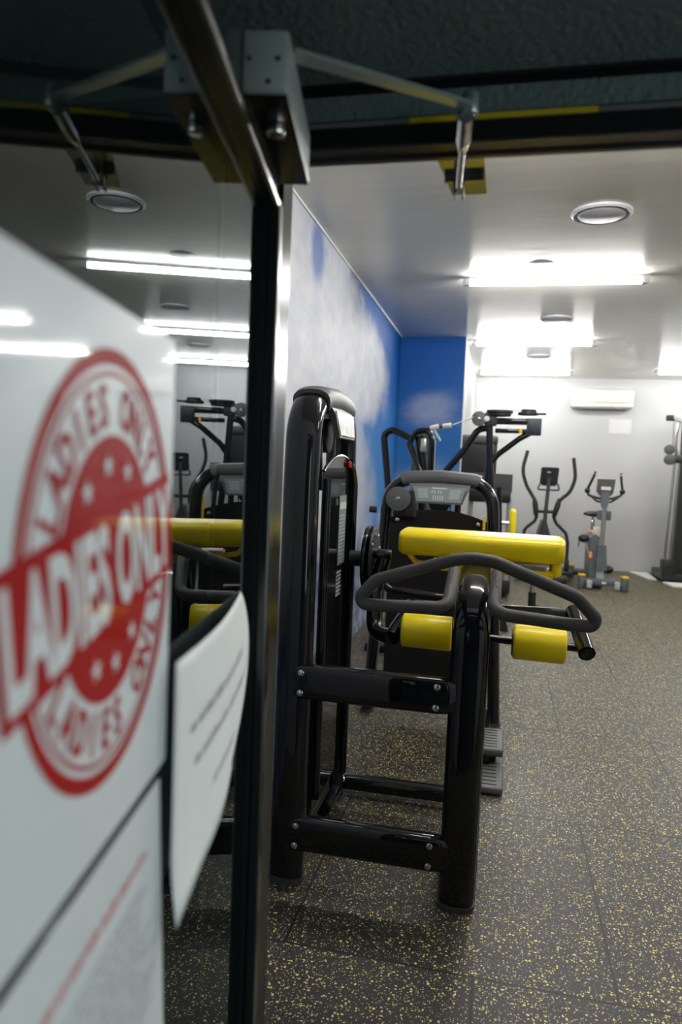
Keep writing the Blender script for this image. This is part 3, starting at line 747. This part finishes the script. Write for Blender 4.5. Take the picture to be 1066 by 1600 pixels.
for x, z, r in ((-.03, 1.855, .10), (-.03, 1.878, .115), (.20, 1.868, .085), (.205, 1.89, .065)):
    p = q(x, z); link('top_pulley', cyl(B(), (p[0], p[1], p[2]-.013), (p[0], p[1], p[2]+.013), r, n=32, bev=.003), 'black_satin', m4)
link('boom_tip', box(B(), q(.12, 0)[0], q(.345, 0)[0], Y6-.03, Y6+.03, q(0, 1.862)[2], q(0, 1.876)[2], .003), 'black_satin', m4)
link('top_cable', cyl(B(), q(-.08, 1.895), q(.22, 1.895), .004, n=8), 'steel', m4)
link('maker_sticker', box(B(), q(.03, 0)[0], q(.09, 0)[0], Y6-.0385, Y6-.034, q(0, 1.750)[2], q(0, 1.766)[2]), 'placard_w', m4, smooth=False)
link('yellow_pin', cyl(B(), q(.145, 1.70, -.05), q(.145, 1.745, -.05), .016, bev=.003), 'yellow_d', m4)
link('knob', cyl(B(), q(-.115, 1.155, -.06), q(-.115, 1.155, -.03), .022), 'black_satin', m4)
link('second_upright', sweep(B(), [q(.0, 1.25), q(.02, .9), (.03, Y6, .02)], .022, .03, ref=(1, 0, 0)), 'black_gloss', m4)
link('pad_bar', cyl(B(), q(-.03, .95), q(.11, .95), .016), 'chrome', m4)
link('upright_cushion', box(B(), q(.095, 0)[0], q(.152, 0)[0], Y6-.08, Y6+.10, q(0, .82)[2], q(0, 1.068)[2], .025, 3), 'yellow', m4, angle=60)
link('seat_post', cyl(B(), (.37, 7.3, .16), (.37, 7.3, .52), .024), 'steel', m4)
sp_ = link('post_sleeve', sweep(B(), [(.375, 7.3, .0), (.375, 7.3, .20)], .038, n=16), 'black_satin', m4)
link('post_knob', tube(B(), [(.40, 7.27, .08), (.52, 7.22, .03)], .008), 'black_satin', m4)
link('seat_beam', box(B(), .0, .40, 7.20, 7.36, .50, .56, .01), 'black_gloss', m4)
link('base_beam', box(B(), -.70, .06, Y6-.05, Y6+.05, 0, .05, .01), 'black_gloss', m4)
link('base_foot', prism(B(), [(.02, Y6-.3, 0), (.14, Y6-.3, 0), (.13, Y6-.3, .04), (.05, Y6-.3, .30), (.02, Y6-.3, .30)], (0, .06, 0)), 'black_satin', m4)
link('floor_beam', box(B(), .01, .06, Y6-.3, 7.3, 0, .05, .01), 'black_gloss', m4)

# ------------------------------------------------------------------ treadmill (only its console end shows)
m5 = thing('treadmill', 'dark treadmill console and screen behind the cable machine', 'treadmill', (-.08, 8.5, 0))
link('screen', box(B(), -.44, -.045, 8.0, 8.08, 1.30, 1.755, .03, 3), 'black_satin', m5)
link('screen_hood', box(B(), -.445, -.04, 7.97, 8.10, 1.665, 1.765, .03, 3), 'dark_grey', m5)
link('console', prism(B(), [(-.33, 7.94, 1.17), (.135, 7.94, 1.15), (.135, 7.94, 1.35), (-.33, 7.94, 1.36)], (0, .16, 0)), 'dark_grey', m5)
link('console_tray', box(B(), -.32, .125, 7.90, 8.10, 1.04, 1.175, .02), 'black_satin', m5)
for x in (-.30, .115): link('upright', sweep(B(), [(x, 8.06, 1.10), (x, 8.06, .05)], .026, .045, ref=(1, 0, 0), power=3), 'grey_light', m5)
link('deck', box(B(), -.36, .17, 8.0, 9.7, .03, .20, .03), 'black_satin', m5)
link('belt', box(B(), -.26, .08, 8.2, 9.65, .201, .206), 'rubber', m5)

# ------------------------------------------------------------------ elliptical
m6 = thing('elliptical_trainer', 'dark elliptical trainer with two curved swing arms by the back wall', 'elliptical trainer', (.62, 9.8, 0))
Y9 = 9.6
link('swing_arm', tube(B(), [(.333, Y9, 1.66), (.275, Y9, 1.40), (.345, Y9, 1.20), (.455, Y9, 1.03), (.50, Y9, .86)], .022, .35, n=12), 'black_satin', m6)
link('swing_arm', tube(B(), [(.905, Y9, 1.585), (.945, Y9, 1.33), (.885, Y9, 1.14), (.76, Y9, 1.04), (.70, Y9, .86)], .022, .3, n=12), 'black_satin', m6)
link('arm_cover', sweep(B(), [(.445, Y9-.02, 1.06), (.462, Y9-.02, .98), (.478, Y9-.02, .86), (.49, Y9-.02, .80)], .036, .03, ref=(1, 0, 0), scale=[.5, 1, .9, .5]), 'black_satin', m6)
link('arm_cover', sweep(B(), [(.758, Y9-.02, 1.06), (.745, Y9-.02, .98), (.712, Y9-.02, .86), (.70, Y9-.02, .80)], .036, .03, ref=(1, 0, 0), scale=[.5, 1, .9, .5]), 'black_satin', m6)
link('cross_tube', cyl(B(), (.49, Y9, .885), (.70, Y9, .885), .022), 'black_satin', m6)
link('mast', sweep(B(), [(.585, Y9-.03, .55), (.598, Y9-.03, .88), (.618, Y9-.03, 1.33)], .024, .03, ref=(1, 0, 0)), 'dark_grey', m6)
link('console', prism(B(), [(.535, Y9, 1.455), (.715, Y9, 1.455), (.738, Y9, 1.44), (.725, Y9, 1.25), (.70, Y9, 1.215), (.54, Y9, 1.215), (.505, Y9, 1.25), (.515, Y9, 1.44)], (0, .06, 0)), 'screen', m6, smooth=False)
bm = tube(B(), [(.515, Y9-.02, 1.25), (.475, Y9-.03, 1.165), (.755, Y9-.03, 1.165), (.725, Y9-.02, 1.25)], .011, .02, n=10); link('book_rest', bm, 'black_satin', m6)
link('console_mark', box(B(), .59, .635, Y9-.003, Y9+.001, 1.385, 1.40), 'grey_light', m6, smooth=False)
link('shroud', prism(B(), [(.49, Y9, .30), (.71, Y9, .30), (.68, Y9, .56), (.62, Y9, .76), (.565, Y9, .76), (.52, Y9, .60)], (0, .35, 0)), 'dark_grey', m6)
link('lower_link', tube(B(), [(.49, Y9, .83), (.475, Y9, .76), (.345, Y9, .64), (.335, Y9, .30), (.33, Y9-.2, .12)], .020, .10, n=10), 'black_satin', m6)
link('lower_link', tube(B(), [(.70, Y9, .83), (.735, Y9, .74), (.865, Y9, .62), (.895, Y9, .50), (.888, Y9-.05, .15)], .020, .10, n=10), 'black_satin', m6)
link('foot_pedal', box(B(), .25, .41, Y9-.30, Y9+.15, .09, .14, .02), 'black_satin', m6)
link('foot_pedal', box(B(), .81, .965, Y9-.15, Y9+.25, .09, .14, .02), 'black_satin', m6)
link('pedal_bracket', box(B(), .862, .920, Y9-.07, Y9-.02, .12, .28, .01), 'black_satin', m6)
link('base_frame', box(box(box(B(), .55, .67, Y9-.25, Y9+.9, .02, .10, .01), .36, .88, Y9-.30, Y9-.22, .0, .07, .01), .36, .88, Y9+.84, Y9+.92, 0, .07, .01), 'black_satin', m6)

# ------------------------------------------------------------------ exercise bike
m7 = thing('exercise_bike', 'grey upright exercise bike with yellow wheel caps by the white wall', 'exercise bike', (1.27, 9.3, 0))
Yb = 9.2
link('handlebar', tube(B(), [(1.128, Yb-.05, 1.42), (1.095, Yb-.05, 1.33), (1.045, Yb, 1.19), (1.07, Yb, 1.13), (1.19, Yb, 1.10), (1.34, Yb, 1.10), (1.44, Yb, 1.14), (1.455, Yb, 1.20), (1.425, Yb-.05, 1.33), (1.42, Yb-.05, 1.41)], .015, .04, n=10), 'black_satin', m7)
for p in ((1.05, 1.19), (1.455, 1.19)): link('brake_grip', ball(B(), (p[0], Yb, p[1]), .034), 'black_satin', m7)
for p in ((1.127, 1.41), (1.42, 1.40)): link('grip_band', cyl(B(), (p[0], Yb-.05, p[1]-.02), (p[0], Yb-.05, p[1]-.005), .0165), 'grey_light', m7)
link('lower_bar', tube(B(), [(1.10, Yb-.01, 1.12), (1.17, Yb-.02, 1.06), (1.33, Yb-.02, 1.06), (1.41, Yb-.01, 1.12)], .013, .05, n=10), 'black_satin', m7)
link('console', prism(B(), [(1.155, Yb-.06, 1.335), (1.36, Yb-.06, 1.335), (1.35, Yb-.02, 1.175), (1.32, Yb-.01, 1.13), (1.20, Yb-.01, 1.13), (1.155, Yb-.02, 1.18)], (0, .05, 0)), mat('console_taupe', (.12, .115, .10), .35), m7, smooth=False)
link('console_label', box(B(), 1.20, 1.31, Yb-.075, Yb-.06, 1.205, 1.245), 'placard_w', m7, smooth=False)
link('stem', prism(B(), [(1.205, Yb-.05, 1.19), (1.31, Yb-.05, 1.19), (1.295, Yb-.05, 1.01), (1.275, Yb-.05, .985), (1.23, Yb-.05, .985), (1.215, Yb-.05, 1.02)], (0, .06, 0)), 'grey_paint', m7)
link('mast', cyl(B(), (1.262, Yb, 1.0), (1.258, Yb, .50), .026), 'steel', m7)
link('mast_collar', prism(B(), [(1.21, Yb-.04, .53), (1.305, Yb-.04, .53), (1.33, Yb-.04, .22), (1.20, Yb-.04, .22)], (0, .08, 0)), 'grey_paint', m7)
link('saddle', ball(B(), (1.20, Yb+.42, .885), .09, 1.5, 1.4, .42), 'black_satin', m7)
link('tablet_bin', box(B(), 1.205, 1.36, Yb+.10, Yb+.24, .83, .945, .012), 'grey_paint', m7)
link('seat_post', cyl(B(), (1.18, Yb+.38, .55), (1.18, Yb+.38, .86), .018), 'chrome', m7)
link('seat_clamp', box(B(), 1.16, 1.205, Yb+.36, Yb+.40, .72, .80, .006), 'chrome', m7)
body = B(); prism(body, [(1.13, Yb+.02, .02), (1.30, Yb+.02, .02), (1.27, Yb+.02, .20), (1.24, Yb+.02, .45), (1.235, Yb+.02, .62), (1.175, Yb+.02, .66), (1.13, Yb+.02, .60)], (0, .52, 0))
link('body', body, 'grey_paint', m7, angle=25)
link('body_panel', prism(B(), [(1.232, Yb-.01, .60), (1.255, Yb-.01, .60), (1.24, Yb-.01, .35), (1.30, Yb-.01, .20), (1.30, Yb-.01, .12), (1.22, Yb-.01, .12), (1.20, Yb-.01, .35)], (0, .04, 0)), 'grey_light', m7, smooth=False)
link('white_neck', box(B(), 1.16, 1.235, Yb+.05, Yb+.16, .63, .745, .006), 'white_plastic', m7)
link('orange_logo', cyl(B(), (1.125, Yb+.10, .40), (1.132, Yb+.10, .40), .04), 'orange', m7)
link('orange_badge', ball(B(), (1.135, Yb+.02, .40), .03, .8, .3, 1.5), 'orange', m7)
link('orange_knob', ball(B(), (1.13, Yb+.05, .685), .022), 'orange', m7)
for x, y, z, s in ((1.055, Yb+.12, .59, -1), (1.375, Yb+.2, .21, 1)):
    pd = link('pedal', ball(B(), (x, y, z), .06, 1.1, 1.2, .85), 'black_satin', m7)
    link('strap', tube(B(), [(x-.05, y, z-.03), (x-.055, y, z-.11)], .006), 'black_satin', pd)
    link('crank', tube(B(), [(x-s*.02, y, z), (1.22+s*.10, y, .42)], .014), 'grey_light', m7)
link('front_foot', box(B(), 1.05, 1.53, Yb-.14, Yb-.06, .055, .125, .015), 'grey_paint', m7)
link('foot_mark', box(B(), 1.265, 1.315, Yb-.143, Yb-.139, .075, .10), 'placard_w', m7, smooth=False)
for x in (1.12, 1.44): link('wheel_fork', box(B(), x-.03, x+.03, Yb-.19, Yb-.10, .02, .11, .01), 'grey_light', m7)
for x in (1.035, 1.53):
    fc = link('foot_roller', cyl(B(), (x, Yb-.10, .003), (x, Yb-.10, .15), .048, bev=.006), 'grey_paint', m7)
    link('yellow_cap', cyl(B(), (x, Yb-.10, .15), (x, Yb-.10, .178), .050, bev=.008), 'yellow_d', fc)
link('rear_foot', box(B(), .97, 1.40, Yb+.72, Yb+.80, .04, .10, .015), 'black_satin', m7)
fc = link('foot_roller', cyl(B(), (.985, Yb+.76, .003), (.985, Yb+.76, .16), .045, bev=.006), 'grey_paint', m7)
link('yellow_cap', cyl(B(), (.985, Yb+.76, .16), (.985, Yb+.76, .188), .048, bev=.008), 'yellow_d', fc)
link('spine', box(B(), 1.19, 1.26, Yb-.10, Yb+.75, .03, .10, .01), 'grey_paint', m7)

# ------------------------------------------------------------------ functional trainer at the right edge
m8 = thing('functional_trainer', 'tall pulley rack with chrome rails at the right edge by back wall', 'gym machine', (2.4, 10.3, 0))
Yr = 10.2
link('top_bracket', box(B(), 2.10, 2.62, Yr-.05, Yr+.05, 2.13, 2.20, .01), 'black_satin', m8)
link('top_pulley', cyl(B(), (2.235, Yr-.09, 2.175), (2.235, Yr-.06, 2.175), .065, bev=.004), 'grey_light', m8)
link('upper_column', sweep(B(), [(2.255, Yr, 2.13), (2.225, Yr, 1.95), (2.235, Yr, 1.75), (2.27, Yr, 1.62)], .022, .02, ref=(1, 0, 0)), 'chrome', m8)
link('column', prism(B(), [(2.30, Yr, .02), (2.42, Yr, .02), (2.44, Yr, 2.15), (2.32, Yr, 2.15)], (0, .12, 0)), 'black_satin', m8)
link('carriage', box(B(), 2.16, 2.42, Yr-.06, Yr+.02, 1.58, 1.68, .01), 'black_satin', m8)
link('carriage_pulley', cyl(B(), (2.145, Yr-.09, 1.75), (2.145, Yr-.06, 1.75), .066, bev=.004), 'cap_grey', m8)
link('carriage_pulley', cyl(B(), (2.155, Yr-.09, 1.62), (2.155, Yr-.06, 1.62), .072, bev=.004), 'cap_grey', m8)
link('guide_rail', cyl(B(), (2.19, Yr, .14), (2.235, Yr, 1.58), .020), 'chrome', m8)
link('guide_rail', cyl(B(), (2.25, Yr-.02, .14), (2.285, Yr-.02, 1.58), .016), 'chrome', m8)
link('thin_cable', cyl(B(), (2.185, Yr-.07, 1.75), (2.175, Yr-.07, 2.15), .004, n=8), 'black_satin', m8)
link('base', box(B(), 2.16, 2.60, Yr-.10, Yr+.60, .02, .12, .01), 'black_satin', m8)
link('rail_foot', box(B(), 2.15, 2.32, Yr-.12, Yr+.05, .10, .30, .01), 'black_satin', m8)
o = link('floor_board', prism(B(), [(2.21, 9.72, 0), (2.70, 9.72, 0), (2.80, 10.05, 0), (2.16, 10.05, 0)], (0, 0, .018)), 'mat_white', smooth=False); tag(o, 'white board on the floor in front of the pulley rack', 'floor board')
o = link('floor_board', prism(B(), [(2.02, 10.25, 0), (2.13, 10.25, 0), (2.13, 10.95, 0), (1.90, 10.95, 0)], (0, 0, .014)), 'mat_white', smooth=False); tag(o, 'narrow white board on the floor between the pulley rack and back wall', 'floor board')

# ------------------------------------------------------------------ wall things
ac = thing('air_conditioner', 'white split air conditioner high on the back wall', 'air conditioner', (1.36, 10.9, 2.3))
link('casing', box(B(), .94, 1.785, 10.80, 10.999, 2.335, 2.60, .03, 3), 'white_plastic', ac)
link('louvre', prism(B(), [(.97, 10.81, 2.345), (1.755, 10.81, 2.345), (1.755, 10.86, 2.318), (.97, 10.86, 2.318)], (0, .01, .006)), 'grey_light', ac)
link('front_panel', box(B(), .955, 1.77, 10.785, 10.82, 2.40, 2.585, .012), 'white_plastic', ac)
o = link('wall_notice', box(B(), 1.495, 1.80, 10.992, 10.9995, 1.985, 2.19), 'notice', smooth=False)
tag(o, 'blank looking white paper notice on the back wall under the air conditioner', 'notice')
bm = B()
for k in range(5): box(bm, 1.53, 1.76, 10.990, 10.9918, 2.02+.03*k, 2.027+.03*k)
link('printed_lines', bm, 'printing', o, smooth=False)
